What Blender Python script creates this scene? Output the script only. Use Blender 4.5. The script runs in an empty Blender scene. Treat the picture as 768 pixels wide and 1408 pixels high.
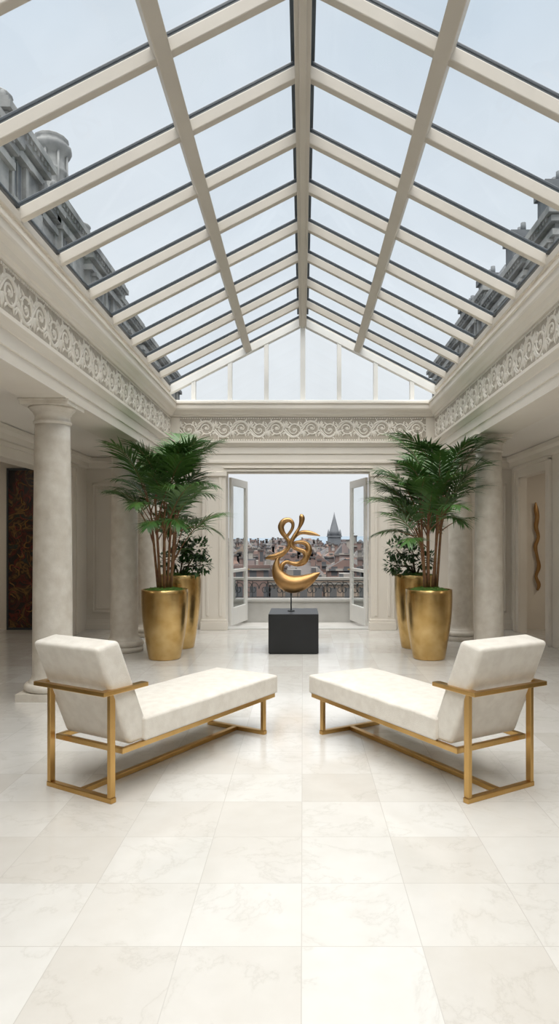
import bpy, bmesh, math, random
from mathutils import Vector, Matrix, noise
random.seed(7)
S=bpy.context.scene
try:
    S.view_settings.view_transform='Standard'
    S.view_settings.look='None'
except Exception as e: print(e)
COL=S.collection
F=902.0; H=1.6; VX=416.0; VY=742.0

# ---------------------------------------------------------------- materials
def newmat(name):
    m=bpy.data.materials.new(name); m.use_nodes=True
    nt=m.node_tree; b=nt.nodes['Principled BSDF']; return m,nt,b
def N(nt,t,**k):
    n=nt.nodes.new(t)
    for a,v in k.items(): setattr(n,a,v)
    return n
def ramp(nt,stops):
    r=N(nt,'ShaderNodeValToRGB'); e=r.color_ramp.elements
    while len(e)<len(stops): e.new(0.5)
    for i,(p,c) in enumerate(stops):
        e[i].position=p; e[i].color=(*c,1)
    return r
def simple(name,c1,c2=None,rough=.5,metal=0,scale=6,bump=0,bscale=40,detail=5,stretch=None,sheen=0,spec=None,lo=.3,hi=.7):
    m,nt,b=newmat(name)
    c2=c2 or c1
    tc=N(nt,'ShaderNodeTexCoord'); 
    src=tc.outputs['Object']
    if stretch:
        mp=N(nt,'ShaderNodeMapping'); mp.inputs['Scale'].default_value=stretch
        nt.links.new(src,mp.inputs[0]); src=mp.outputs[0]
    n=N(nt,'ShaderNodeTexNoise'); n.inputs['Scale'].default_value=scale; n.inputs['Detail'].default_value=detail
    nt.links.new(src,n.inputs['Vector'])
    r=ramp(nt,[(lo,c1),(hi,c2)]); nt.links.new(n.outputs['Fac'],r.inputs[0])
    nt.links.new(r.outputs[0],b.inputs['Base Color'])
    b.inputs['Roughness'].default_value=rough; b.inputs['Metallic'].default_value=metal
    if spec is not None: b.inputs['Specular IOR Level'].default_value=spec
    if sheen: b.inputs['Sheen Weight'].default_value=sheen; b.inputs['Sheen Roughness'].default_value=.4
    if bump:
        n2=N(nt,'ShaderNodeTexNoise'); n2.inputs['Scale'].default_value=bscale; n2.inputs['Detail'].default_value=4
        nt.links.new(src,n2.inputs['Vector'])
        bp=N(nt,'ShaderNodeBump'); bp.inputs['Strength'].default_value=bump; bp.inputs['Distance'].default_value=.01
        nt.links.new(n2.outputs['Fac'],bp.inputs['Height']); nt.links.new(bp.outputs[0],b.inputs['Normal'])
    return m
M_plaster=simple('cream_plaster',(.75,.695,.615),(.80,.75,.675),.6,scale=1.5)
M_ceil=simple('ceiling_plaster',(.82,.775,.71),(.84,.80,.74),.7,scale=1)
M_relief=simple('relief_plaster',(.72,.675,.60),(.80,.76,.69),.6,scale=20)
M_reliefbg=simple('shaded_relief_ground',(.38,.34,.28),(.48,.43,.365),.8,scale=14)  # shade behind the scrolls is put into this darker ground colour
M_col=simple('limestone',(.64,.585,.505),(.78,.735,.66),.42,scale=9,bump=.15,bscale=60,detail=8)
M_frame=simple('shaded_skylight_paint',(.49,.45,.39),(.54,.50,.44),.5,scale=2)  # paint darkened to hold the shade on the rafter undersides
M_gframe=simple('window_paint',(.70,.69,.66),(.76,.75,.72),.4,scale=2)
M_dark=simple('dark_gasket',(.035,.045,.055),None,.4)
M_gold=simple('brushed_gold',(.54,.33,.11),(.64,.415,.165),.30,1,scale=4,stretch=(1,1,.3),lo=.35,hi=.65)
M_pot=simple('hammered_gold',(.50,.32,.11),(.70,.50,.23),.27,1,scale=5,bump=.3,bscale=9,lo=.3,hi=.7)
M_bronze=simple('bronze',(.38,.215,.085),(.46,.28,.125),.42,1,scale=6)
M_fabric=simple('cream_velvet',(.70,.655,.585),(.765,.725,.655),.85,scale=14,bump=.4,bscale=260,detail=8,sheen=.3,lo=.38,hi=.62)
M_black=simple('black_lacquer',(.006,.007,.008),(.010,.011,.013),.4,scale=3)
M_leaf=simple('palm_leaf',(.03,.09,.018),(.085,.19,.035),.42,scale=3)
M_leaf2=simple('shrub_leaf',(.018,.055,.015),(.05,.12,.03),.45,scale=8)
M_moss=simple('moss',(.05,.14,.02),(.16,.28,.05),.9,scale=30,bump=.6,bscale=60)
M_cane=simple('palm_cane',(.16,.055,.025),(.22,.13,.05),.6,scale=6,stretch=(1,1,3))
M_bark=simple('bark',(.07,.045,.025),(.13,.09,.05),.8,scale=20)
M_iron=simple('wrought_iron',(.045,.055,.06),None,.6)
M_terr=simple('terrace_stone',(.46,.45,.425),(.53,.52,.495),.6,scale=4)
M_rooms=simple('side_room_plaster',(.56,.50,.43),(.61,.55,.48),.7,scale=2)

def floor_mat():
    m,nt,b=newmat('marble_tiles'); L=nt.links
    g=N(nt,'ShaderNodeNewGeometry'); sp=N(nt,'ShaderNodeSeparateXYZ'); L.new(g.outputs['Position'],sp.inputs[0])
    def mth(op,a,bv=None,c=None):
        n=N(nt,'ShaderNodeMath',operation=op)
        for i,v in enumerate([a,bv,c]):
            if v is None: continue
            if isinstance(v,(int,float)): n.inputs[i].default_value=v
            else: L.new(v,n.inputs[i])
        return n.outputs[0]
    T=.475
    ux=mth('DIVIDE',mth('ADD',sp.outputs[0],.005),T); uy=mth('DIVIDE',mth('ADD',sp.outputs[1],-.205),T)
    ix=mth('FLOOR',ux); iy=mth('FLOOR',uy)
    def edge(u):
        f=mth('FRACT',u); return mth('MINIMUM',f,mth('SUBTRACT',1.0,f))
    e=mth('MINIMUM',edge(ux),edge(uy))
    gr=mth('LESS_THAN',e,.0038)
    cb=N(nt,'ShaderNodeCombineXYZ'); L.new(ix,cb.inputs[0]); L.new(iy,cb.inputs[1])
    wn=N(nt,'ShaderNodeTexWhiteNoise',noise_dimensions='3D'); L.new(cb.outputs[0],wn.inputs['Vector'])
    vm=N(nt,'ShaderNodeVectorMath',operation='MULTIPLY_ADD'); L.new(wn.outputs['Color'],vm.inputs[0]); vm.inputs[1].default_value=(9,9,9); L.new(g.outputs['Position'],vm.inputs[2])
    base=ramp(nt,[(0,(.60,.572,.53)),(.5,(.65,.63,.595)),(1,(.68,.665,.635))]); L.new(wn.outputs['Value'],base.inputs[0])
    def mul(a,bb,fac=1):
        x=N(nt,'ShaderNodeMix',data_type='RGBA',blend_type='MULTIPLY'); x.inputs[0].default_value=fac
        L.new(a,x.inputs[6]); L.new(bb,x.inputs[7]); return x.outputs[2]
    n1=N(nt,'ShaderNodeTexNoise'); n1.inputs['Scale'].default_value=1.9; n1.inputs['Detail'].default_value=9; n1.inputs['Distortion'].default_value=.4; n1.inputs['Roughness'].default_value=.62
    L.new(vm.outputs[0],n1.inputs['Vector'])
    v=mth('ABSOLUTE',mth('SUBTRACT',n1.outputs['Fac'],.5))
    vr=ramp(nt,[(0,(.90,.895,.885)),(.007,(.965,.962,.957)),(.03,(1,1,1))]); L.new(v,vr.inputs[0])
    n2=N(nt,'ShaderNodeTexNoise'); n2.inputs['Scale'].default_value=7; n2.inputs['Detail'].default_value=7; L.new(vm.outputs[0],n2.inputs['Vector'])
    cr=ramp(nt,[(.3,(.95,.945,.937)),(.7,(1,1,1))]); L.new(n2.outputs['Fac'],cr.inputs[0])
    c=mul(mul(base.outputs[0],vr.outputs[0]),cr.outputs[0])
    mx=N(nt,'ShaderNodeMix',data_type='RGBA'); L.new(gr,mx.inputs[0]); L.new(c,mx.inputs[6]); mx.inputs[7].default_value=(.51,.485,.45,1)
    L.new(mx.outputs[2],b.inputs['Base Color'])
    rr=N(nt,'ShaderNodeMapRange'); L.new(n2.outputs['Fac'],rr.inputs[0]); rr.inputs[3].default_value=.08; rr.inputs[4].default_value=.18
    L.new(rr.outputs[0],b.inputs['Roughness'])
    b.inputs['Specular IOR Level'].default_value=.6
    return m
M_floor=floor_mat()

def glass_mat(name,tint,refl):
    m=bpy.data.materials.new(name); m.use_nodes=True; nt=m.node_tree; nt.nodes.clear(); L=nt.links
    o=N(nt,'ShaderNodeOutputMaterial'); t=N(nt,'ShaderNodeBsdfTransparent'); g=N(nt,'ShaderNodeBsdfGlossy')
    n=N(nt,'ShaderNodeTexNoise'); n.inputs['Scale'].default_value=1.2
    tc=N(nt,'ShaderNodeTexCoord'); L.new(tc.outputs['Object'],n.inputs['Vector'])
    r=ramp(nt,[(.35,tuple(x*.96 for x in tint)),(.65,tint)]); L.new(n.outputs['Fac'],r.inputs[0]); L.new(r.outputs[0],t.inputs[0])
    g.inputs['Roughness'].default_value=.03; g.inputs[0].default_value=(.9,.95,1,1)
    mx=N(nt,'ShaderNodeMixShader'); mx.inputs[0].default_value=refl
    L.new(t.outputs[0],mx.inputs[1]); L.new(g.outputs[0],mx.inputs[2]); L.new(mx.outputs[0],o.inputs[0]); return m
M_glass=glass_mat('skylight_glass_mat',(.90,.94,.97),.03)
M_glass2=glass_mat('clear_glass_mat',(.97,.985,.985),.02)

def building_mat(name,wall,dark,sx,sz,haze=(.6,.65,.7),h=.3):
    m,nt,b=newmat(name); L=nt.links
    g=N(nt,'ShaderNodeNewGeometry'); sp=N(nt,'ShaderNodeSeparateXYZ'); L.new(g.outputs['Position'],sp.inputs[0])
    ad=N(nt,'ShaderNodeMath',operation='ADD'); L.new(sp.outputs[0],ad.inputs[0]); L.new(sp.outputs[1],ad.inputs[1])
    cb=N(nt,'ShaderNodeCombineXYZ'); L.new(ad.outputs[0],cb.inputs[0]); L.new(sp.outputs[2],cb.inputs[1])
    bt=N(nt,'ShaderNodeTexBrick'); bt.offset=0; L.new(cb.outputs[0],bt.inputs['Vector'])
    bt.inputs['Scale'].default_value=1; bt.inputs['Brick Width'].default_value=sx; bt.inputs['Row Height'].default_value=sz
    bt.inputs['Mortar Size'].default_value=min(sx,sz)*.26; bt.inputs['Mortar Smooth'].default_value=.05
    mixc=lambda c:tuple(c[i]*(1-h)+haze[i]*h for i in range(3))  # distance haze blended into wall and window colours
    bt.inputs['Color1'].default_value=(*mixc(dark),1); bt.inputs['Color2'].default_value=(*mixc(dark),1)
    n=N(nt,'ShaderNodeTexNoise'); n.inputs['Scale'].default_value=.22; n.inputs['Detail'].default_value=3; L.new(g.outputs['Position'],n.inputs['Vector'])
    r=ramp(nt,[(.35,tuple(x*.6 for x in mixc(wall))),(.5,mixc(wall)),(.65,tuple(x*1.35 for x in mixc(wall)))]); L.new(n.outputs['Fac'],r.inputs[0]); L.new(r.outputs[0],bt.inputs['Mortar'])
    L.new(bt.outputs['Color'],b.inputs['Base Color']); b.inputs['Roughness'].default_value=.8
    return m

# ---------------------------------------------------------------- mesh helpers
def finish(bm,name,mat,parent=None,smooth=False,bevel=0,seg=2,subs=0,loc=None):
    bmesh.ops.recalc_face_normals(bm,faces=bm.faces)
    me=bpy.data.meshes.new(name); bm.to_mesh(me); bm.free()
    ob=bpy.data.objects.new(name,me); COL.objects.link(ob)
    for mm in (mat if isinstance(mat,(list,tuple)) else [mat]): me.materials.append(mm)
    if smooth:
        for p in me.polygons: p.use_smooth=True
    if bevel:
        b=ob.modifiers.new('bevel','BEVEL'); b.width=bevel; b.segments=seg; b.limit_method='ANGLE'; b.angle_limit=.6
    if subs:
        s=ob.modifiers.new('sub','SUBSURF'); s.levels=subs; s.render_levels=subs
    if loc is not None: ob.location=loc
    if parent: ob.parent=parent
    return ob
def empty(name,loc=(0,0,0),rz=0):
    e=bpy.data.objects.new(name,None); COL.objects.link(e); e.location=loc; e.rotation_euler=(0,0,rz); e.empty_display_size=.2; return e
def box(bm,x0,x1,y0,y1,z0,z1,mi=0):
    vs=[bm.verts.new((x,y,z)) for z in (z0,z1) for x,y in ((x0,y0),(x1,y0),(x1,y1),(x0,y1))]
    fs=[(0,3,2,1),(4,5,6,7),(0,1,5,4),(1,2,6,5),(2,3,7,6),(3,0,4,7)]
    for f in fs:
        fc=bm.faces.new([vs[i] for i in f]); fc.material_index=mi
def boxo(name,mat,*a,**k):
    bm=bmesh.new(); box(bm,*a); return finish(bm,name,mat,**k)
def beam(bm,p0,p1,w,h,side=None,mi=0):
    p0=Vector(p0);p1=Vector(p1);t=(p1-p0).normalized()
    s=Vector(side).normalized() if side else t.cross(Vector((0,0,1))).normalized()
    u=t.cross(s).normalized()
    vs=[bm.verts.new(p+s*a*w/2+u*b*h/2) for p in (p0,p1) for a,b in ((-1,-1),(1,-1),(1,1),(-1,1))]
    for f in [(0,3,2,1),(4,5,6,7),(0,1,5,4),(1,2,6,5),(2,3,7,6),(3,0,4,7)]:
        fc=bm.faces.new([vs[i] for i in f]); fc.material_index=mi
def tube(bm,pts,rad,n=8,ref=(0,1,0),flat=1.0,mi=0,cap=True):
    pts=[Vector(p) for p in pts]; rings=[]; ref=Vector(ref)
    for i,p in enumerate(pts):
        t=(pts[min(i+1,len(pts)-1)]-pts[max(i-1,0)]).normalized()
        s=t.cross(ref)
        if s.length<1e-3: s=t.cross(Vector((1,0,.1)))
        s.normalize(); u=s.cross(t).normalized()
        r=rad[i] if isinstance(rad,(list,tuple)) else rad
        rings.append([bm.verts.new(p+s*math.cos(a)*r+u*math.sin(a)*r*flat) for a in [2*math.pi*k/n for k in range(n)]])
    for a,b in zip(rings,rings[1:]):
        for k in range(n):
            f=bm.faces.new((a[k],a[(k+1)%n],b[(k+1)%n],b[k])); f.smooth=True; f.material_index=mi
    if cap:
        for r in (rings[0][::-1],rings[-1]):
            f=bm.faces.new(r); f.material_index=mi
def catmull(P,k=6):
    P=[tuple(p) for p in P]; out=[]
    Q=[P[0]]+P+[P[-1]]
    for i in range(1,len(Q)-2):
        for j in range(k):
            t=j/k
            out.append(tuple(.5*((2*b)+(-a+c)*t+(2*a-5*b+4*c-d)*t*t+(-a+3*b-3*c+d)*t**3) for a,b,c,d in zip(Q[i-1],Q[i],Q[i+1],Q[i+2])))
    out.append(P[-1]); return out
def lathe(bm,prof,n=40,cx=0,cy=0,mi=0,wob=0):
    rings=[]
    for r,z in prof:
        rings.append([bm.verts.new((cx+math.cos(2*math.pi*k/n)*r,cy+math.sin(2*math.pi*k/n)*r,z)) for k in range(n)])
    for a,b in zip(rings,rings[1:]):
        for k in range(n):
            f=bm.faces.new((a[k],a[(k+1)%n],b[(k+1)%n],b[k])); f.smooth=True; f.material_index=mi
    for r in (rings[0][::-1],rings[-1]):
        f=bm.faces.new(r); f.material_index=mi
def extrude_prof(bm,prof,axis,a0,a1,flip=1):
    A=[];B=[]
    for o,z in prof:
        if axis=='y': A.append(bm.verts.new((o*flip,a0,z))); B.append(bm.verts.new((o*flip,a1,z)))
        else: A.append(bm.verts.new((a0,o,z))); B.append(bm.verts.new((a1,o,z)))
    n=len(prof)
    for i in range(n): bm.faces.new((A[i],A[(i+1)%n],B[(i+1)%n],B[i]))
    bm.faces.new(A[::-1]); bm.faces.new(B)

# ---------------------------------------------------------------- room shell
Y0,Y1=-3.0,11.7
XE=2.33
XL,XR=-3.85,3.72
ZA=3.0; ZC=3.06
boxo('floor',M_floor,-7,7,Y0-.2,Y1+.3,-.1,0)
boxo('terrace_floor',M_terr,-7,7,Y1+.3,13.4,-.16,-.03)
boxo('ceiling_left',M_ceil,-7,-XE-.30,Y0,Y1,ZC,ZC+.15)
boxo('ceiling_right',M_ceil,XE+.30,7,Y0,Y1,ZC,ZC+.15)
def sidewall(name,x0,x1,openings,h):
    bm=bmesh.new(); y=Y0
    for a,b in openings:
        box(bm,x0,x1,y,a,0,ZC); box(bm,x0,x1,a,b,h,ZC); y=b
    box(bm,x0,x1,y,Y1,0,ZC)
    return finish(bm,name,M_plaster)
sidewall('wall_left',XL-.25,XL,[(.5,4.2),(6.2,10.9)],2.66)
sidewall('wall_right',XR,XR+.12,[(1.0,4.2),(6.2,8.2),(10.0,11.25)],2.66)
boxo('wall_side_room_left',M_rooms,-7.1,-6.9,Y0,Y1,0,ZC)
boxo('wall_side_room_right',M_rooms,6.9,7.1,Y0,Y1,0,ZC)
boxo('wall_behind_camera',M_plaster,-7,7,Y0-.2,Y0,0,4.1)
DL,DR,DH=-1.36,1.20,2.80
bm=bmesh.new()
box(bm,-7,DL,Y1,Y1+.3,0,4.0); box(bm,DR,7,Y1,Y1+.3,0,4.0); box(bm,DL,DR,Y1,Y1+.3,DH,4.0)
finish(bm,'wall_far',M_plaster)

def prof(e,back):
    return [(e+.00,3.00),(e+.00,3.11),(e-.015,3.115),(e-.015,3.235),(e-.03,3.24),(e-.05,3.27),(e-.075,3.30),(e-.075,3.335),(e+.01,3.34),
            (e+.01,3.76),(e-.02,3.765),(e-.03,3.79),(e-.05,3.80),(e-.07,3.84),(e-.11,3.875),(e-.12,3.90),(e-.12,3.975),(e-.14,3.98),(e-.14,4.01),
            (e+.03,4.04),(e+.03,4.26),(back,4.26),(back,3.00)]
for nm,fl in (('left',-1),('right',1)):
    bm=bmesh.new(); extrude_prof(bm,prof(XE,XE+.45),'y',Y0,Y1,fl); finish(bm,'trim_entablature_'+nm,M_plaster)
YE=Y1-.12
bm=bmesh.new()
pf=[(YE+(o-XE),z if z<4.02 else 4.02) for o,z in prof(XE,XE+.13)]
pf=[p for i,p in enumerate(pf) if i<19]+[(YE+.13,4.01),(YE+.13,3.0)]
extrude_prof(bm,pf,'x',-XE-.1,XE+.1); finish(bm,'trim_entablature_far',M_plaster)

def frieze_unit():
    bm=bmesh.new(); W=.62
    def lobe(x,z,ang,l,w,curl=0):
        pts=[];a=ang;px_,pz_=x,z
        for t in range(5):
            pts.append((px_,0,pz_)); px_+=math.cos(a)*l/4; pz_+=math.sin(a)*l/4; a+=curl/4
        tube(bm,pts,[w*.45,w*.95,w,w*.65,w*.12],6,ref=(0,1,0),flat=.9)
    for cx,sgn in ((W*.25,1),(W*.75,-1)):
        cz=-.012*sgn; pts=[];rad=[]
        for i in range(31):
            t=i/30; a=(math.pi*-sgn*.85)+sgn*t*math.pi*3.3; r=.125*(1-t)**.75+.016
            pts.append((cx+math.cos(a)*r*1.05,0,cz+math.sin(a)*r)); rad.append(.016-.006*t)
        tube(bm,pts,rad,6)
        for i in range(7):
            t=.06+i*.075; k=int(t*30); p=pts[k]; q=pts[k+1]; a=math.atan2(q[2]-p[2],q[0]-p[0])
            lobe(p[0],p[2],a-sgn*.75,.085,.015,-sgn*1.3)
            if i%2==0: lobe(p[0],p[2],a+sgn*.6,.05,.012,sgn*1.2)
        for i in range(6):
            a=i/6*6.28; lobe(cx,cz,a,.036,.013)
    v=[(W*t/20,0,.13*math.sin(t/20*2*math.pi+math.pi)) for t in range(21)]
    tube(bm,v,.013,6)
    for x,s in ((0,1),(W*.5,-1)):
        for a,l in ((1.57,.13),(1.05,.12),(2.09,.12),(.6,.10),(2.54,.10)):
            lobe(x,s*.03,s*a,l,.016,s*(.5 if a<1.5 else -.5))
            if l<.13: lobe(x,-s*.05,-s*a,l*.8,.013)
    for i in range(15):
        for z in (-.19,.19):
            x=W*(i+.5)/15; box(bm,x-.013,x+.013,-.012,.012,z-.01,z+.01)
    bmesh.ops.recalc_face_normals(bm,faces=bm.faces)
    me=bpy.data.meshes.new('frieze_scroll'); bm.to_mesh(me); bm.free(); me.materials.append(M_relief); return me,W
fm,FW=frieze_unit()
def frieze(name,start,rz,count):
    par=empty(name,start,rz)
    o=bpy.data.objects.new('scroll_relief',fm); COL.objects.link(o); o.parent=par
    a=o.modifiers.new('arr','ARRAY'); a.count=count; a.use_relative_offset=False; a.use_constant_offset=True; a.constant_offset_displace=(FW,0,0)
    bm=bmesh.new(); box(bm,0,count*FW,-.002,.006,-.205,.205); finish(bm,'shaded_relief_ground',M_reliefbg,parent=par)
n=int((Y1-.13-Y0)/FW)
frieze('trim_frieze_left',(-XE-.004,Y1-.13-n*FW,3.55),math.pi/2,n)
frieze('trim_frieze_right',(XE+.004,Y1-.13,3.55),-math.pi/2,n)
frieze('trim_frieze_far',(-3.5*FW,YE+.004,3.55),0,7)
bm=bmesh.new()
for s in (-1,1):
    a,b=sorted((s*3.5*FW,s*(XE+.0))); box(bm,a,b,YE-.01,YE+.02,3.345,3.755)
finish(bm,'trim_frieze_end_blocks',M_plaster)

def wall_mould(name,x,fl,y0,y1):
    bm=bmesh.new()
    extrude_prof(bm,[(x,2.86),(x-.03,2.86),(x-.06,2.88),(x-.07,2.95),(x-.12,2.99),(x-.13,3.05),(x,3.05)],'y',y0,y1,fl); finish(bm,name,M_plaster)
wall_mould('trim_wall_left',-XL,-1,Y0,Y1); wall_mould('trim_wall_right',XR,1,Y0,Y1)
bm=bmesh.new()
for a,b in ((XL,-1.86),(1.72,XR)):
    box(bm,a,b,Y1-.03,Y1,0,.18); box(bm,a,b,Y1-.045,Y1,0,.1)
for a,b in ((XL,-2.78),(2.78,XR)):
    extrude_prof(bm,[(Y1,2.86),(Y1-.03,2.86),(Y1-.07,2.88),(Y1-.09,2.96),(Y1-.12,2.99),(Y1-.12,3.05),(Y1,3.05)],'x',a,b)
finish(bm,'trim_far_wall',M_plaster,bevel=.004)
def casing(name,x,fl,a,b,h):
    bm=bmesh.new(); w=.17; s=-fl
    for (y0,y1,z0,z1) in ((a-w,a,0,h+w),(b,b+w,0,h+w),(a,b,h,h+w)):
        box(bm,*sorted((x,x+s*.03)),y0,y1,z0,z1)
    for (y0,y1,z0,z1) in ((a-w-.03,a-w+.03,0,h+w),(b+w-.03,b+w+.03,0,h+w),(a-w-.03,b+w+.03,h+w-.03,h+w+.03)):
        box(bm,*sorted((x,x+s*.055)),y0,y1,z0,z1)
    finish(bm,name,M_plaster,bevel=.006)
casing('trim_opening_left',XL,-1,6.2,10.9,2.66)
casing('trim_opening_right',XR,1,10.0,11.25,2.66)
casing('trim_opening_right_b',XR,1,6.2,8.2,2.66)
def panel(bm,x0,x1,z0,z1,y,w=.035,d=.03):
    for a in ((x0,x1,z0,z0+w),(x0,x1,z1-w,z1),(x0,x0+w,z0,z1),(x1-w,x1,z0,z1)):
        box(bm,a[0],a[1],y-d,y,a[2],a[3])
bm=bmesh.new()
panel(bm,-3.75,-3.30,.3,2.6,Y1); panel(bm,-3.68,-3.37,.37,2.53,Y1,.015,.015)
panel(bm,-2.75,-1.98,.3,2.6,Y1); panel(bm,1.85,2.7,.3,2.6,Y1); panel(bm,3.1,3.62,.3,2.6,Y1)
finish(bm,'trim_wall_panels',M_plaster,bevel=.005)
bm=bmesh.new()
for x0,x1 in ((-1.78,-1.36),(1.20,1.62)):
    box(bm,x0,x1,Y1-.10,Y1,0,2.80)
    box(bm,x0-.03,x1+.03,Y1-.135,Y1,0,.14); box(bm,x0-.015,x1+.015,Y1-.12,Y1,.14,.19)
    xm=(x0+x1)/2
    box(bm,xm-.14,xm-.09,Y1-.12,Y1,.25,2.70); box(bm,xm+.09,xm+.14,Y1-.12,Y1,.25,2.70)
    box(bm,x0-.02,x1+.02,Y1-.13,Y1,2.72,2.80)
box(bm,-1.80,1.64,Y1-.10,Y1,2.80,3.0); box(bm,-1.84,1.68,Y1-.13,Y1,2.95,3.0)
box(bm,-1.40,1.24,Y1-.12,Y1,2.80,2.84)
box(bm,-1.40,1.24,Y1-.14,Y1,2.86,2.88)
finish(bm,'trim_door_surround',M_plaster,bevel=.006)

# ---------------------------------------------------------------- glazed doors
def door_leaf(name,hx,hy,ang,w=.93,h=2.72):
    e=empty(name,(hx,hy,.02),ang)
    bm=bmesh.new(); t=.025
    st=.11
    box(bm,0,st,-t,t,0,h); box(bm,w-st,w,-t,t,0,h)
    box(bm,st,w-st,-t,t,0,.32); box(bm,st,w-st,-t,t,h-.14,h)
    for z in (1.0,):
        box(bm,st,w-st,-t,t,z-.03,z+.03)
    finish(bm,'leaf_frame',M_gframe,parent=e,bevel=.004)
    bm=bmesh.new(); box(bm,st,w-st,-.005,.005,.32,h-.14); finish(bm,'leaf_glass',M_glass2,parent=e)
    bm=bmesh.new(); tube(bm,[(w-.05,-.04,1.0),(w-.05,-.08,1.0),(w-.13,-.08,1.0)],.011,8,ref=(0,0,1)); tube(bm,[(w-.05,.03,1.0),(w-.05,.08,1.0),(w-.13,.08,1.0)],.011,8,ref=(0,0,1))
    finish(bm,'handle',M_gold,parent=e)
door_leaf('door_1',DL+.03,Y1+.31,math.radians(76))
door_leaf('door_2',DR-.03,Y1+.31,math.radians(180-76))
boxo('trim_threshold',M_terr,DL,DR,Y1-.02,Y1+.32,0,.015)

# ---------------------------------------------------------------- skylight
ZR=5.52; ZEV=4.29; XG=XE+.06
SL=(ZR-ZEV)/XG
def zs(x): return ZR-abs(x)*SL
YS=11.65
bm=bmesh.new()
rows=[YS-.885*i for i in range(0,17)]
for i,y in enumerate(rows):
    for sg in (-1,1):
        w=.068
        beam(bm,(sg*XG,y,zs(XG)-.02),(0,y,ZR-.02),w,.10,side=(0,1,0))
        beam(bm,(sg*XG,y,zs(XG)+.075),(0,y,ZR+.075),w*.65,.03,side=(0,1,0),mi=1)
        beam(bm,(sg*XG,y,zs(XG)+.045),(0,y,ZR+.045),w*.5,.04,side=(0,1,0),mi=1)
yb=rows[-1]
for sg in (-1,1):
    for xx,w in ((.98,.115),):
        p=Vector((sg*xx,0,zs(xx)-.035)); side=Vector((1,0,-sg*SL)).normalized()
        beam(bm,(p.x,yb,p.z),(p.x,YS,p.z),w,.13,side=side)
        beam(bm,(p.x,yb,p.z+.12),(p.x,YS,p.z+.12),w*.6,.04,side=side,mi=1)
    beam(bm,(sg*(XG+.02),yb,ZEV-.03),(sg*(XG+.02),YS,ZEV-.03),.16,.08,side=(1,0,0))
    beam(bm,(sg*(XG-.03),yb,zs(XG)+.065),(sg*(XG-.03),YS,zs(XG)+.065),.05,.03,side=(1,0,0),mi=1)
beam(bm,(0,yb,ZR-.06),(0,YS,ZR-.06),.13,.17,side=(1,0,0))
beam(bm,(0,yb,ZR-.15),(0,YS,ZR-.15),.06,.05,side=(1,0,0))
beam(bm,(0,yb,ZR+.10),(0,YS,ZR+.10),.2,.05,side=(1,0,0),mi=1)
finish(bm,'skylight_frame',[M_frame,M_dark],bevel=.008)
bm=bmesh.new()
for sg in (-1,1):
    v=[bm.verts.new(c) for c in ((sg*XG,yb,zs(XG)+.04),(sg*XG,YS,zs(XG)+.04),(0,YS,ZR+.04),(0,yb,ZR+.04))]
    bm.faces.new(v)
finish(bm,'skylight_glass',M_glass)
gw=empty('window_1',(0,YS,0))
bm=bmesh.new()
for i,k in enumerate(range(-3,4)):
    x=k*.645; wd=.075 if k else .09
    box(bm,x-wd/2,x+wd/2,-.05,.06,4.02,zs(x)-.05)
box(bm,-XE-.05,XE+.05,-.06,.07,4.0,4.07)
for sg in (-1,1):
    beam(bm,(sg*XG,0,zs(XG)-.06),(0,0,ZR-.06),.12,.12,side=(0,1,0))
finish(bm,'mullions',M_gframe,parent=gw,bevel=.005)
bm=bmesh.new()
v=[bm.verts.new(c) for c in ((-XG,.03,4.03),(XG,.03,4.03),(XG,.03,zs(XG)),(0,.03,ZR),(-XG,.03,zs(XG)))]
bm.faces.new(v); finish(bm,'gable_glass',M_glass2,parent=gw)
bm=bmesh.new()
v=[bm.verts.new(c) for c in ((-XG-.4,Y0+.05,4.0),(XG+.4,Y0+.05,4.0),(XG,Y0+.05,4.2),(0,Y0+.05,ZR+.1),(-XG,Y0+.05,4.2))]
bm.faces.new(v); finish(bm,'wall_gable_behind_camera',M_plaster)

# ---------------------------------------------------------------- columns
def column(name,x,y,square=True,d=.39,h=ZA):
    e=empty(name,(x,y,0)); R=d/2
    bm=bmesh.new()
    if square: box(bm,-R*1.38,R*1.38,-R*1.38,R*1.38,0,.075)
    else: lathe(bm,[(R*1.38,0),(R*1.38,.075)],40)
    pr=[(R*1.30,.075)]
    for i in range(9):
        a=-math.pi/2+math.pi*i/8; pr.append((R*1.24+math.cos(a)*.035,.115+math.sin(a)*.04))
    pr+=[(R*1.18,.16),(R*1.18,.175),(R*1.10,.185),(R*1.06,.20),(R*1.0,.235)]
    for i in range(1,15):
        t=i/14; pr.append((R*(1-.12*t**1.8),.235+(h-.235-.235)*t))
    rt=R*.88; z=h-.235
    pr+=[(rt,z),(rt*1.02,z+.005),(rt*1.09,z+.015),(rt*1.09,z+.035),(rt*1.0,z+.045),(rt*1.0,z+.10),(rt*1.08,z+.108),(rt*1.08,z+.12),
         (rt*1.16,z+.135),(rt*1.28,z+.155),(rt*1.36,z+.175)]
    lathe(bm,pr,44)
    finish(bm,'shaft',M_col,parent=e)
    bm=bmesh.new(); q=rt*1.42
    box(bm,-q,q,-q,q,h-.06,h-.012); box(bm,-q*1.05,q*1.05,-q*1.05,q*1.05,h-.02,h)
    finish(bm,'abacus',M_col,parent=e,bevel=.006)
for i,(x,y,s) in enumerate(((-2.56,6.72,True),(-2.57,9.45,False),(-2.55,10.95,False),(2.52,8.9,True),(2.52,10.5,False),(-2.56,3.2,True),(2.52,3.6,True))):
    column('column' if i==0 else 'column.%03d'%i,x,y,s)

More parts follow.
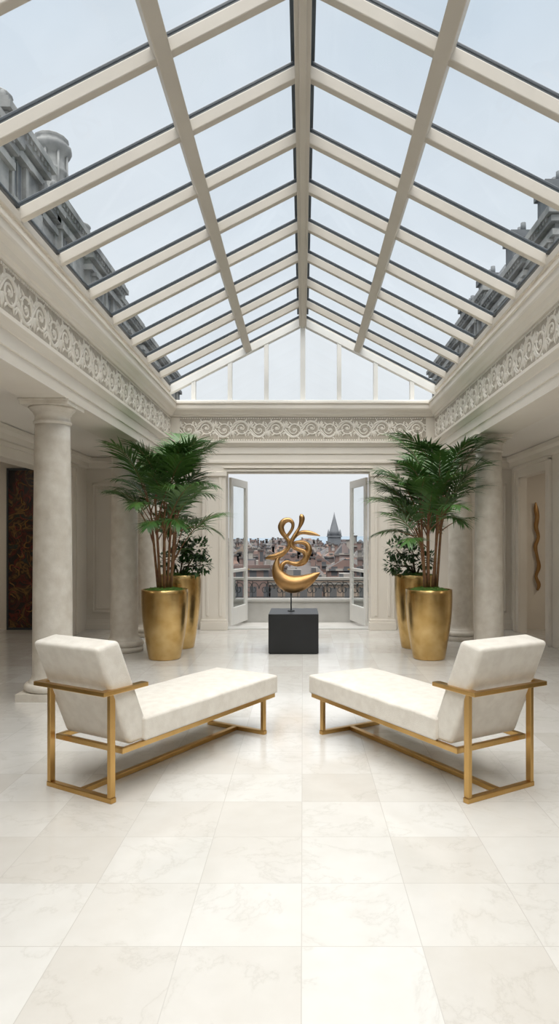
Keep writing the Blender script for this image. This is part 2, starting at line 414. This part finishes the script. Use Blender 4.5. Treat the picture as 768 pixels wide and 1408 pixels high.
# ---------------------------------------------------------------- chaise
def chaise(name,loc,ang):
    e=empty(name,loc,ang)
    LW=.275; UL=1.64; B=.042
    bm=bmesh.new()
    box(bm,-B/2,B/2,-LW-B/2,LW+B/2,0,.032)
    box(bm,UL-B/2,UL+B/2,-LW-B/2,LW+B/2,0,.032)
    box(bm,B/2,UL-B/2,-.021,.021,0,.032)
    for s in (-1,1):
        box(bm,-B/2,B/2,s*LW-B/2*.7,s*LW+B/2*.7,.032,.665)
        box(bm,UL-B/2,UL+B/2,s*LW-B/2*.7,s*LW+B/2*.7,.032,.285)
        box(bm,.06,1.765,s*.295-.014,s*.295+.014,.283,.318)
        a,b=sorted((s*.262,s*.322)); box(bm,-.06,.27,a,b,.665,.692)
    box(bm,.06,.09,-.295,.295,.283,.318); box(bm,1.735,1.765,-.295,.295,.283,.318); box(bm,UL-.02,UL+.02,-.29,.29,.283,.310)
    box(bm,-.10,-.058,-.322,.322,.665,.692)
    finish(bm,'gold_frame',M_gold,parent=e,bevel=.004)
    bm=bmesh.new()
    x0,x1,y0,y1,z0,z1=.24,1.785,-.325,.325,.318,.468
    box(bm,x0,x1,y0,y1,z0,z1)
    bmesh.ops.subdivide_edges(bm,edges=bm.edges[:],cuts=6,use_grid_fill=True)
    for v in bm.verts:
        fx=(v.co.x-x0)/(x1-x0)*2-1; fy=(v.co.y-y0)/(y1-y0)*2-1
        if v.co.z>z1-.001: v.co.z+=.024*(1-fx**4)*(1-fy**4)+.008*noise.noise(v.co*5)
    finish(bm,'seat_cushion',M_fabric,parent=e,smooth=True,bevel=.036,seg=5)
    bm=bmesh.new()
    P=[(.13,.318),(.335,.318),(.05,.985),(-.135,.955)]
    A=[];
    for y in (-.295,.295):
        A.append([bm.verts.new((u,y,z)) for u,z in P])
    for i in range(4): bm.faces.new((A[0][i],A[0][(i+1)%4],A[1][(i+1)%4],A[1][i]))
    bm.faces.new(A[0][::-1]); bm.faces.new(A[1])
    bmesh.ops.recalc_face_normals(bm,faces=bm.faces)
    bmesh.ops.subdivide_edges(bm,edges=bm.edges[:],cuts=5,use_grid_fill=True)
    finish(bm,'back_cushion',M_fabric,parent=e,smooth=True,bevel=.036,seg=5)
    return e
ux=math.atan2(.859,.512)
chaise('chaise_lounge',(-1.40,4.13,0),ux)
chaise('chaise_lounge.001',(1.24,4.13,0),math.pi-ux)

# ---------------------------------------------------------------- pedestal & sculpture
px,py=-.13,9.55
ped=empty('black_plinth',(px,py,0))
bm=bmesh.new(); box(bm,-.35,.35,-.40,.40,.012,.56); finish(bm,'plinth_body',M_black,parent=ped,bevel=.006)
bm=bmesh.new(); box(bm,-.33,.33,-.38,.38,0,.012); finish(bm,'recessed_foot',M_black,parent=ped)
sc=empty('bronze_abstract_sculpture',(px-.04,py,.56))
K=1/95.0
def P3(x,y): return ((x-397)*K,0,(845-y)*K)
bm=bmesh.new()
def ribbon_y(pts,flat=.9,n=16,q=.9):
    c=catmull(pts,8); tube(bm,[(P3(p[0],p[1])[0],p[3]*K,P3(p[0],p[1])[2]) for p in c],[max(.003,p[2]*K*q) for p in c],n,flat=flat)
ribbon_y([(382,768,.6,0),(378,775,3.2,0),(377,785,6.5,0),(380,795,9.5,0),(388,804,12,0),(399,808,13,0),(411,806,11.5,0),(422,801,8.5,0),(430,796,5,0),(437,792,.8,0)],.85,20,.95)
ribbon_y([(361,773,.6,5),(366,771,3.2,4),(374,770,5.0,3),(382,767,5.0,2),(389,762,3.8,1),(394,756,3.0,0),(394,749,3.0,-1),(390,743,3.4,0),(385,736,4.2,1),(383,728,4.8,1),(387,721,4.6,1),(394,719,3.6,0),(399,723,2.8,-1),(399,730,2.4,-2),(395,737,2.4,-2),(390,743,2.4,-1)],1.0)
ribbon_y([(410,711,.8,0),(411,713,3.4,0),(412,717,4.4,0),(411,723,3.6,0),(408,730,2.4,0),(404,737,2.8,-1),(400,744,3.2,-2),(397,751,3.4,-2),(401,757,3.2,-1),(408,760,3.2,0),(415,763,3.8,1),(418,770,4.8,1),(414,777,5,1),(406,780,4,2),(398,779,3,2),(391,777,2.8,1),(385,781,3.6,0),(382,790,5,0)],1.0)
ribbon_y([(437,741,.6,-3),(431,739,2.2,-2),(423,737,3.4,-1),(414,736,3.2,0),(407,738,2.8,1),(401,743,2.8,1),(396,749,2.4,0)],1.0)
ribbon_y([(399,752,2.2,2),(404,750,2.6,3),(412,750,3.2,4),(419,753,4,4),(422,760,4.6,3),(420,767,4.6,2),(417,772,4.2,1)],1.0)
finish(bm,'bronze_form',M_bronze,parent=sc,smooth=True)
bm=bmesh.new(); lathe(bm,[(.010,.0),(.010,.30)],12); lathe(bm,[(.05,0),(.05,.012)],24); finish(bm,'support_rod',M_iron,parent=sc)

# ---------------------------------------------------------------- pots
def pot(par,h,r):
    bm=bmesh.new()
    pr=[(r*.0+.001,0),(r*.66,0),(r*.69,.012)]
    for i in range(1,17):
        t=i/16; pr.append((r*(.69+.31*math.sin(t*math.pi/2*1.12)/math.sin(math.pi/2)),.012+(h-.012)*t))
    rr=pr[-1][0]
    pr+=[(rr-.006,h+.004),(rr-.022,h),(rr-.026,h-.09),(.001,h-.09)]
    lathe(bm,pr,56); finish(bm,'pot',M_pot,parent=par)
    bm=bmesh.new(); R=rr-.03
    pr=[(R,h-.09),(R,h-.045),(R*.9,h-.005),(R*.7,h+.015),(R*.4,h+.025),(.002,h+.03)]
    lathe(bm,pr,40)
    for v in bm.verts: 
        if v.co.z>h-.05: v.co.z+=.012*noise.noise(v.co*25)
    for k in range(330):
        a=random.uniform(0,6.28); q=R*math.sqrt(random.random())*.99; zz=h+.02-.05*(q/R)**3
        c=Vector((math.cos(a)*q,math.sin(a)*q,zz)); s=random.uniform(.015,.035); d=Vector((random.uniform(-1,1),random.uniform(-1,1),random.uniform(.4,1.4))).normalized()
        w=d.cross(Vector((random.random(),random.random(),.1))).normalized()*s*.35
        bm.faces.new([bm.verts.new(c-w),bm.verts.new(c+w),bm.verts.new(c+d*s)])
    finish(bm,'moss',M_moss,parent=par)
def leaflet(bm,base,d,up,L,w,droop):
    s=d.cross(up); 
    if s.length<1e-3: return
    s.normalize(); prev=None; n=5; p=base.copy(); dd=d.copy()
    ws=[.35,.95,1,.72,.35,.03]
    for i in range(n+1):
        a=bm.verts.new(p-s*w*ws[i]); b=bm.verts.new(p+s*w*ws[i])
        if prev: bm.faces.new((prev[0],prev[1],b,a))
        prev=(a,b); dd=(dd+Vector((0,0,-droop/n))).normalized(); p=p+dd*L/n
def frond(bm,bs,base,az,el,L,droop,rng):
    n=20; p=Vector(base); pts=[p.copy()]; tang=[]
    h=Vector((math.cos(az),math.sin(az),0)); e=el
    for i in range(n):
        d=h*math.cos(e)+Vector((0,0,math.sin(e))); tang.append(d); p=p+d*L/n; pts.append(p.copy()); e-=droop/n*(.2+1.6*i/n)
    tang.append(tang[-1])
    tube(bs,pts,[.009-.0075*i/n for i in range(n+1)],5,ref=(h.y+.01,-h.x,.02))
    st=9
    for i in range(st,n+1):
        for half in (0,.5):
            t=(i+half-st)/(n-st); j=i
            if half and i==n: continue
            t=min(1,t)
            tg=tang[j]; pp=pts[j] if not half else (pts[j]+pts[j+1])/2
            side=Vector((-h.y,h.x,0)); up=side.cross(tg).normalized()*-1
            if up.z<0: up=-up
            ll=(.31+.15*math.sin(math.pi*min(1,t*.85+.12)))*(1-.30*t)*min(1.15,L)
            for sg in (-1,1):
                f=.6+1.5*t
                d=(side*sg*1.0+tg*f+up*.22+Vector((rng.uniform(-.12,.12),rng.uniform(-.12,.12),rng.uniform(-.12,.12)))).normalized()
                leaflet(bm,pp,d,up,ll*rng.uniform(.8,1.15),.0115,.6+rng.uniform(-.25,.35))
def palm(name,x,y,seed,h=.93,r=.31,sc_=1.0,lift=0):
    rng=random.Random(seed); e=empty(name,(x,y,0)); pot(e,h,r)
    bl=bmesh.new(); bs=bmesh.new()
    canes=8
    for c in range(canes):
        a=c/canes*6.28+rng.uniform(-.3,.3); q=rng.uniform(.03,.12); top=(rng.uniform(1.5,2.2) if c else 2.25)+lift
        b0=Vector((math.cos(a)*q,math.sin(a)*q,h-.02)); t0=b0+Vector((math.cos(a)*.10,math.sin(a)*.10,top-h))
        tube(bs,[b0.lerp(t0,k/6) for k in range(7)],[.021,.019,.018,.017,.016,.013,.010],8,ref=(0,1,.1))
        for k in range(6):
            az=a+rng.uniform(-1.3,1.3) if k<4 else rng.uniform(0,6.28)
            el=rng.uniform(1.0,1.48); L=rng.uniform(.8,1.12)*sc_
            if k==0: el=rng.uniform(.45,.8); L=rng.uniform(.65,.85)*sc_
            base=b0.lerp(t0,rng.uniform(.5,1.0) if k<4 else 1.0)
            frond(bl,bs,base,az,el,L,rng.uniform(.85,1.45),rng)
    finish(bl,'fronds',M_leaf,parent=e); finish(bs,'canes',M_cane,parent=e)
palm('potted_palm',-1.86,8.85,3,sc_=1.0,lift=.10); palm('potted_palm.001',1.70,8.85,17,sc_=.95,lift=.08)
def shrub(name,x,y,seed,side):
    rng=random.Random(seed); e=empty(name,(x,y,0)); h=1.08; pot(e,h,.315)
    bl=bmesh.new(); bs=bmesh.new()
    cl=[(side*.20,-.12,1.22,.17),(side*.30,-.05,1.46,.17),(side*.05,.1,1.62,.18),(-side*.12,-.1,1.30,.16),(side*.1,-.15,1.42,.14),(side*.34,.05,1.22,.13)]
    for cx,cy,cz,cr in cl:
        tube(bs,[(0,0,h-.05),(cx*.4,cy*.4,h+.12),(cx,cy,cz)],[.018,.013,.006],6,ref=(.3,1,0))
        for k in range(170):
            d=Vector((rng.gauss(0,1),rng.gauss(0,1),rng.gauss(0,.8))).normalized()
            p=Vector((cx,cy,cz))+d*cr*rng.uniform(.55,1.0)
            dd=(d+Vector((rng.uniform(-.6,.6),rng.uniform(-.6,.6),rng.uniform(-.3,.6)))).normalized()
            leaflet(bl,p,dd,Vector((0,0,1)),rng.uniform(.05,.085),rng.uniform(.014,.022),.5)
    finish(bl,'leaves',M_leaf2,parent=e); finish(bs,'branches',M_bark,parent=e)
shrub('potted_shrub',-1.83,9.75,5,1); shrub('potted_shrub.001',1.68,9.75,6,-1)

# ---------------------------------------------------------------- side art
def art_mat():
    m,nt,b=newmat('lacquer_panel_art'); L=nt.links
    tc=N(nt,'ShaderNodeTexCoord')
    n=N(nt,'ShaderNodeTexNoise'); n.inputs['Scale'].default_value=3; n.inputs['Detail'].default_value=2; n.inputs['Distortion'].default_value=1.5
    v=N(nt,'ShaderNodeTexVoronoi'); v.inputs['Scale'].default_value=9; v.feature='SMOOTH_F1'
    L.new(tc.outputs['Object'],n.inputs['Vector']); L.new(n.outputs['Color'],v.inputs['Vector'])
    r=ramp(nt,[(.30,(.012,.009,.008)),(.40,(.02,.012,.01)),(.46,(.16,.022,.012)),(.5,(.02,.012,.01)),(.55,(.22,.12,.035)),(.58,(.03,.012,.01)),(.66,(.025,.06,.05)),(.72,(.10,.018,.012))]); L.new(n.outputs['Fac'],r.inputs[0])
    r2=ramp(nt,[(.0,(.35,.3,.25)),(.35,(1,1,1)),(.6,(.5,.45,.4))]); L.new(v.outputs['Distance'],r2.inputs[0])
    x=N(nt,'ShaderNodeMix',data_type='RGBA',blend_type='MULTIPLY'); x.inputs[0].default_value=1; L.new(r.outputs[0],x.inputs[6]); L.new(r2.outputs[0],x.inputs[7])
    L.new(x.outputs[2],b.inputs['Base Color']); b.inputs['Roughness'].default_value=.35; return m
M_art=art_mat()
a=empty('lacquer_art_panel',(-4.98,Y1,0))
bm=bmesh.new(); box(bm,-.25,.25,-.05,0,.03,2.84); finish(bm,'painted_panel',M_art,parent=a)
bm=bmesh.new(); 
for q in ((-.27,-.24,.0,2.87),(.24,.27,.0,2.87)): box(bm,q[0],q[1],-.07,0,q[2],q[3])
box(bm,-.24,.24,-.07,0,0,.04); box(bm,-.24,.24,-.07,0,2.83,2.87)
rg=random.Random(4)
finish(bm,'panel_frame',M_dark,parent=a)
bm=bmesh.new()
for k in range(26):
    cx=rg.uniform(-.16,.16); cz=.15+k*.1; aa=rg.uniform(0,6.28); pts=[]
    for i in range(9):
        pts.append((cx,-.055,cz)); cx=max(-.21,min(.21,cx+math.cos(aa)*.025)); cz+=math.sin(aa)*.025; aa+=rg.uniform(-.2,.9)
    tube(bm,pts,[.004,.008,.010,.011,.011,.010,.008,.006,.003],5,mi=k%2)
finish(bm,'carved_relief',[simple('art_gold',(.30,.17,.05),None,.4,metal=.6),simple('art_red',(.20,.03,.02),None,.4)],parent=a)
w=empty('bronze_wall_sculpture',(4.16,Y1-.05,0))
bm=bmesh.new()
c=catmull([(0,.70,.02),(.03,.80,.035),(-.02,.95,.028),(.03,1.12,.036),(.0,1.30,.026),(-.03,1.48,.035),(.02,1.65,.03),(-.02,1.82,.038),(.0,2.0,.04),(-.02,2.15,.04),(-.03,2.26,.012)],5)
tube(bm,[(p[0],0,p[1]) for p in c],[max(.01,p[2]) for p in c],10,flat=.6)
finish(bm,'twisted_form',M_bronze,parent=w,smooth=True)
M_fill=bpy.data.materials.new('added_fill_diffuser'); M_fill.use_nodes=True
bb=M_fill.node_tree.nodes['Principled BSDF']; bb.inputs['Emission Color'].default_value=(1,.85,.65,1); bb.inputs['Emission Strength'].default_value=3
for i,(x,y,en) in enumerate(((-5.2,9.6,9),(-5.2,6.5,9),(5.1,9.8,12),(5.1,6.5,12))):  # fill lights added to brighten the side rooms, with invented fixtures
    e=empty('added_fill_light' if i==0 else 'added_fill_light.%03d'%i,(x,y,ZC))
    bm=bmesh.new(); lathe(bm,[(.16,-.001),(.16,-.03),(.13,-.035),(.12,-.02)],24); finish(bm,'fill_ring',M_gframe,parent=e)
    bm=bmesh.new(); lathe(bm,[(.12,-.028),(.001,-.03)],24); finish(bm,'fill_disc',M_fill,parent=e)
    l=bpy.data.lights.new('fill_lamp','AREA'); l.shape='DISK'; l.size=.24; l.energy=en; l.color=(1,.88,.72)
    o=bpy.data.objects.new('fill_lamp',l); COL.objects.link(o); o.parent=e; o.location=(0,0,-.05)

# ---------------------------------------------------------------- terrace parapet
pb=empty('terrace_balustrade',(0,13.05,0))
bm=bmesh.new(); box(bm,-6.5,6.5,-.10,.12,-.04,.40); box(bm,-6.5,6.5,-.14,.16,.38,.43); box(bm,-6.5,6.5,-.05,.07,.80,.85)
for k in range(-4,5): box(bm,k*1.45-.11,k*1.45+.11,-.11,.13,.43,.80) if k%2 else None
finish(bm,'stone_wall',M_terr,parent=pb,bevel=.006)
bm=bmesh.new()
box(bm,-6.5,6.5,0,.02,.45,.465); box(bm,-6.5,6.5,0,.02,.775,.79)
k=-6.4
while k<6.4:
    for sg in (1,-1):
        pts=[];
        for i in range(16):
            t=i/15; aa=t*math.pi*2.6; r=.085*(1-t)+.015
            pts.append((k+.13+sg*(.10-math.cos(aa)*r*1.0)*1.0,.01,.62+math.sin(aa)*r*1.5))
        tube(bm,pts,.008,5)
    tube(bm,[(k,.01,.46),(k,.01,.78)],.007,5)
    k+=.30
finish(bm,'iron_scrollwork',M_iron,parent=pb)

# ---------------------------------------------------------------- city
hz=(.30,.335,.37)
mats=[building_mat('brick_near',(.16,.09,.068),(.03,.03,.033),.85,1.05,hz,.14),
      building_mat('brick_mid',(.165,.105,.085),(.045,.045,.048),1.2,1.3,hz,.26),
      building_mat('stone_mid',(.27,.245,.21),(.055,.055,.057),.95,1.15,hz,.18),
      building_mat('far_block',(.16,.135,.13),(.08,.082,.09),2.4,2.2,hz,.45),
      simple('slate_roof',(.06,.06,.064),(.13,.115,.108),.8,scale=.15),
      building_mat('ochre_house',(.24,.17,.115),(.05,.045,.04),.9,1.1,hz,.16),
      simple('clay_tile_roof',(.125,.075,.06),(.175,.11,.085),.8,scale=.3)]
bm=bmesh.new(); rng=random.Random(33)
GZ=-22
def house(x,d,w,dep,top,mi,k=1.0):
    box(bm,x,x+w,d,d+dep,GZ,top,mi)
    box(bm,x-.08*k,x+w+.08*k,d-.1*k,d+.02,top-.12*k,top+.02,2)
    rm=rng.choice([4,4,6])
    r=rng.random()
    if r<.6:
        hh=rng.uniform(.5,1.1)*k
        if rng.random()<.6:
            A=[bm.verts.new(c) for c in ((x,d,top),(x+w,d,top),(x+w,d+dep,top),(x,d+dep,top),(x+.25*w,d+dep/2,top+hh),(x+.75*w,d+dep/2,top+hh))]
            for q in range(max(1,int(w/(1.1*k)))):
                cx=x+(q+.5)*w/max(1,int(w/(1.1*k))); box(bm,cx-.2*k,cx+.2*k,d+dep*.08,d+dep*.4,top,top+hh*.62,2); box(bm,cx-.12*k,cx+.12*k,d+dep*.08-.02,d+dep*.1,top+.08*k,top+hh*.5,4)
        else: A=[bm.verts.new(c) for c in ((x+w,d,top),(x+w,d+dep,top),(x,d+dep,top),(x,d,top),(x+w/2,d,top+hh),(x+w/2,d+dep,top+hh))]
        for fi,f in enumerate(((0,1,5,4),(2,3,4,5),(1,2,5),(3,0,4))):
            fc=bm.faces.new([A[i] for i in f]); fc.material_index=rm if fi<2 else mi
    else:
        box(bm,x-.1,x+w+.1,d-.1,d+.15,top,top+.2*k,mi)
        box(bm,x,x+w,d+.15,d+dep,top,top+.05,4)
        box(bm,x+w*.3,x+w*.6,d+dep*.3,d+dep*.7,top,top+rng.uniform(.4,.9)*k,rng.choice([2,0,1]))
    for c in range(rng.randint(2,4)):
        cx=x+rng.uniform(.05,.9)*w; hc=rng.uniform(.6,1.2)*k
        box(bm,cx,cx+.3*k,d+dep*.35,d+dep*.5,top,top+hc,rng.choice([0,0,2])); box(bm,cx-.04*k,cx+.34*k,d+dep*.33,d+dep*.52,top+hc-.1*k,top+hc,4)
d=40.0
while d<430:
    half=d*.46; x=-half-rng.uniform(0,2)
    k=1+(d-40)/170
    while x<half:
        if abs(x-14)<20 and 285<d<330: x+=9; continue
        w=rng.uniform(1.7,3.6)*k; top=1.6-rng.uniform(.6,1.3)*(2.6+(d-40)*.011)
        if d>190: top=1.6-rng.uniform(.35,1.1)*4.6
        mi=rng.choice([0,0,1,2,5]) if d<100 else (rng.choice([0,1,1,2,3,5]) if d<200 else 3)
        house(x,d,w,rng.uniform(2.4,3.4)*k,top,mi,k)
        x+=w*rng.uniform(1.0,1.06)
    d*=1.105
for xr,dd,w,top,mi in ((.050,62,1.6,.3,1),(.066,66,1.5,1.0,0),(.078,60,2.2,.1,2),(.10,70,2.6,.8,1),(-.075,72,2.0,-.2,1)):
    house(xr*dd,dd,w,3,top,mi,1.1)
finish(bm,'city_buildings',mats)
ch=empty('church_tower',(14.6,305,0))
bm=bmesh.new()
box(bm,-3.0,3.0,-3,3,GZ,3.2); box(bm,-3.4,3.4,-3.4,3.4,2.8,3.4)
lathe(bm,[(2.7,3.4),(2.2,5.5),(1.3,9),(.5,12),(.05,14.5)],8)
for sx in (-1,1):
    for sy in (-1,1): lathe(bm,[(.5,3.2),(.45,4.5),(.02,6.5)],6,sx*2.7,sy*2.7)
box(bm,-7,12,4,10,GZ,-1.0)
finish(bm,'tower',simple('church_stone',(.12,.13,.145),(.15,.165,.18),.8,scale=.3),parent=ch)
boxo('ground_city',simple('city_ground',(.10,.105,.10),(.14,.14,.135),.9,scale=.02),-1500,1500,20,620,GZ-1,GZ)
boxo('sea_water',simple('sea',(.12,.18,.25),(.15,.21,.28),.8,scale=.005,spec=.1),-9000,9000,620,14000,GZ-2,GZ-1)
bm=bmesh.new(); pr=None
for i in range(81):
    x=-4000+i*100; z=16+14*noise.noise(Vector((x*.0011,3,0)))+ (10 if x>0 else 0)
    a=(bm.verts.new((x,5000,GZ-.9)),bm.verts.new((x,5200,z)))
    if pr: bm.faces.new((pr[0],a[0],a[1],pr[1]))
    pr=a
finish(bm,'distant_hills',simple('hills',(.18,.23,.28),(.20,.25,.30),.9,scale=.01))

# ---------------------------------------------------------------- neighbouring stone buildings (seen through roof)
M_nb=simple('hazed_weathered_stone',(.17,.175,.175),(.36,.36,.345),.85,scale=1.6,bump=.5,bscale=8,detail=9,lo=.35,hi=.65)  # weathered tones, paled so the colour carries the haze
M_nb2=simple('slate',(.10,.11,.12),(.16,.17,.18),.8,scale=3,detail=8)
def turret(bm,cx,cy,b,t,r):
    lathe(bm,[(r*1.15,b),(r*1.15,b+.15),(r,b+.2),(r*.92,(b+t)/2-.05),(r*1.02,(b+t)/2),(r*1.02,(b+t)/2+.08),(r*.9,(b+t)/2+.12),(r*.88,t-.45),(r*1.1,t-.4),(r*1.22,t-.28),(r*1.22,t-.2),(r*1.0,t-.16),(r*.95,t-.05),(r*1.05,t),(r*.9,t+.05)],14,cx,cy)
    for k in range(8):
        a=k/8*6.28; lathe(bm,[(.035,b+.2),(.035,t-.4)],6,cx+math.cos(a)*r*.96,cy+math.sin(a)*r*.96)
def neighbour(name,sg,x,segs):
    e=empty(name,(0,0,0)); bm=bmesh.new()
    for y0,y1,top,off in segs:
        a,b=sorted((sg*(x+off),sg*(x+off+4)))
        box(bm,a,b,y0,y1,-10,top)
        for dz,pj in ((-.12,.24),(-.30,.15),(-.62,.10),(-1.9,.10),(-2.1,.05),(0.02,.16)):
            a2,b2=sorted((sg*(x+off-pj),sg*(x+off+4))); box(bm,a2,b2,y0-pj,y1+pj,top+dz-.09,top+dz+.06)
        y=y0+.05
        while y<y1-.1:
            a5,b5=sorted((sg*(x+off-.2),sg*(x+off))); box(bm,a5,b5,y,y+.09,top-.30,top-.2); y+=.2
        y=y0+.15
        while y<y1-.95:
            a3,b3=sorted((sg*(x+off-.1),sg*(x+off)))
            box(bm,a3,b3,y,y+.12,top-1.8,top-.7); box(bm,a3,b3,y+.7,y+.82,top-1.8,top-.7)
            a6,b6=sorted((sg*(x+off-.16),sg*(x+off))); box(bm,a6,b6,y-.05,y+.87,top-.82,top-.72); box(bm,a6,b6,y-.05,y+.87,top-1.86,top-1.78)
            a4,b4=sorted((sg*(x+off-.02),sg*(x+off))); box(bm,a4,b4,y+.2,y+.62,top-1.7,top-.85,1)
            box(bm,*sorted((sg*(x+off-.04),sg*(x+off))),y+.39,y+.43,top-1.7,top-.85)
            y+=1.1
        y=y0+.2
        while y<y1-.1:
            lathe(bm,[(.10,top+.08),(.10,top+.16),(.05,top+.2),(.09,top+.3),(.05,top+.4),(.01,top+.45)],8,sg*(x+off+.12),y); y+=1.1
    finish(bm,'facade',[M_nb,M_nb2],parent=e); return e
L_=neighbour('neighbour_building',-1,6.0,[(11.5,13.4,9.9,.0),(13.4,15.4,10.5,.1),(15.4,16.3,9.9,.2),(16.3,18.5,10.2,.15),(18.5,21.5,9.9,0),(21.5,24.5,9.6,.1),(24.5,32,9.4,.0)])
bm=bmesh.new()
turret(bm,-6.55,17.1,10.2,12.0,.42); turret(bm,-6.6,14.2,10.5,11.2,.3); turret(bm,-6.5,19.3,9.9,10.8,.25); turret(bm,-6.5,22.5,9.6,10.4,.25)
box(bm,-7.6,-6.5,12.3,12.9,9.9,10.9); box(bm,-7.7,-6.4,12.2,13.0,10.7,10.9)
box(bm,-7.2,-6.4,15.5,16.1,9.9,10.7); box(bm,-7.3,-6.3,15.4,16.2,10.55,10.7)
finish(bm,'chimney_turrets',M_nb,parent=L_)
R_=neighbour('neighbour_building.001',1,6.2,[(16.4,18.4,9.9,.1),(18.4,22,9.7,.05),(22,26,10.1,0),(26,32,9.9,.1)])
bm=bmesh.new()
for y0,y1,z0,z1 in ((16.5,18.3,10.0,10.9),(18.5,21.9,9.8,10.8),(22,32,10.1,11.0)):
    v=[bm.verts.new(c) for c in ((6.35,y0,z0),(6.35,y1,z0),(10,y1,z0),(10,y0,z0),(6.9,y0+.4,z1),(6.9,y1-.4,z1),(9.3,y1-.4,z1),(9.3,y0+.4,z1))]
    for f in ((0,1,5,4),(1,2,6,5),(2,3,7,6),(3,0,4,7),(4,5,6,7)): bm.faces.new([v[i] for i in f])
for y in (17.2,20,23.2,26): 
    box(bm,6.4,7.1,y,y+.7,9.8,11.0); box(bm,6.32,7.2,y-.08,y+.78,10.8,11.02)
    for q in (.1,.4): lathe(bm,[(.09,11.0),(.08,11.3)],8,6.75,y+q)
finish(bm,'mansard_roof',M_nb2,parent=R_)

# ---------------------------------------------------------------- world + light
W=bpy.data.worlds.new('overcast_sky'); S.world=W; W.use_nodes=True; nt=W.node_tree; nt.nodes.clear(); L=nt.links
o=N(nt,'ShaderNodeOutputWorld'); bg=N(nt,'ShaderNodeBackground'); tc=N(nt,'ShaderNodeTexCoord'); sp=N(nt,'ShaderNodeSeparateXYZ')
L.new(tc.outputs['Generated'],sp.inputs[0])
r=ramp(nt,[(0,(.72,.75,.775)),(.12,(.78,.81,.84)),(.35,(.80,.84,.88)),(.6,(.66,.735,.81)),(1,(.52,.62,.73))]); L.new(sp.outputs[2],r.inputs[0])
n1=N(nt,'ShaderNodeTexNoise'); n1.inputs['Scale'].default_value=2.2; n1.inputs['Detail'].default_value=5; L.new(tc.outputs['Generated'],n1.inputs['Vector'])
cr=ramp(nt,[(.42,(0,0,0)),(.68,(1,1,1))]); L.new(n1.outputs['Fac'],cr.inputs[0])
mx=N(nt,'ShaderNodeMix',data_type='RGBA'); ml=N(nt,'ShaderNodeMath',operation='MULTIPLY'); ml.inputs[1].default_value=.6
L.new(cr.outputs[0],ml.inputs[0]); L.new(ml.outputs[0],mx.inputs[0]); L.new(r.outputs[0],mx.inputs[6]); mx.inputs[7].default_value=(.84,.865,.89,1)
L.new(mx.outputs[2],bg.inputs[0]); bg.inputs[1].default_value=1.05; L.new(bg.outputs[0],o.inputs[0])
def sun(name,rot,st,ang,col=(1,.94,.87)):
    l=bpy.data.lights.new(name,'SUN'); l.energy=st; l.angle=math.radians(ang); l.color=col
    ob=bpy.data.objects.new(name,l); COL.objects.link(ob); ob.rotation_euler=[math.radians(a) for a in rot]; ob.location=(0,0,20)
sun('sun_overcast',(16,0,0),7.0,68)

# ---------------------------------------------------------------- camera
cam=bpy.data.cameras.new('camera'); co=bpy.data.objects.new('camera',cam); COL.objects.link(co)
cam.sensor_fit='VERTICAL'; cam.sensor_height=36; cam.sensor_width=36; cam.lens=F/1408*36
cam.shift_x=-(VX-384)/1408; cam.shift_y=(VY-704)/1408
cam.clip_end=20000; cam.clip_start=.05
co.location=(0,0,H); co.rotation_euler=(math.radians(90),0,0)
S.camera=co
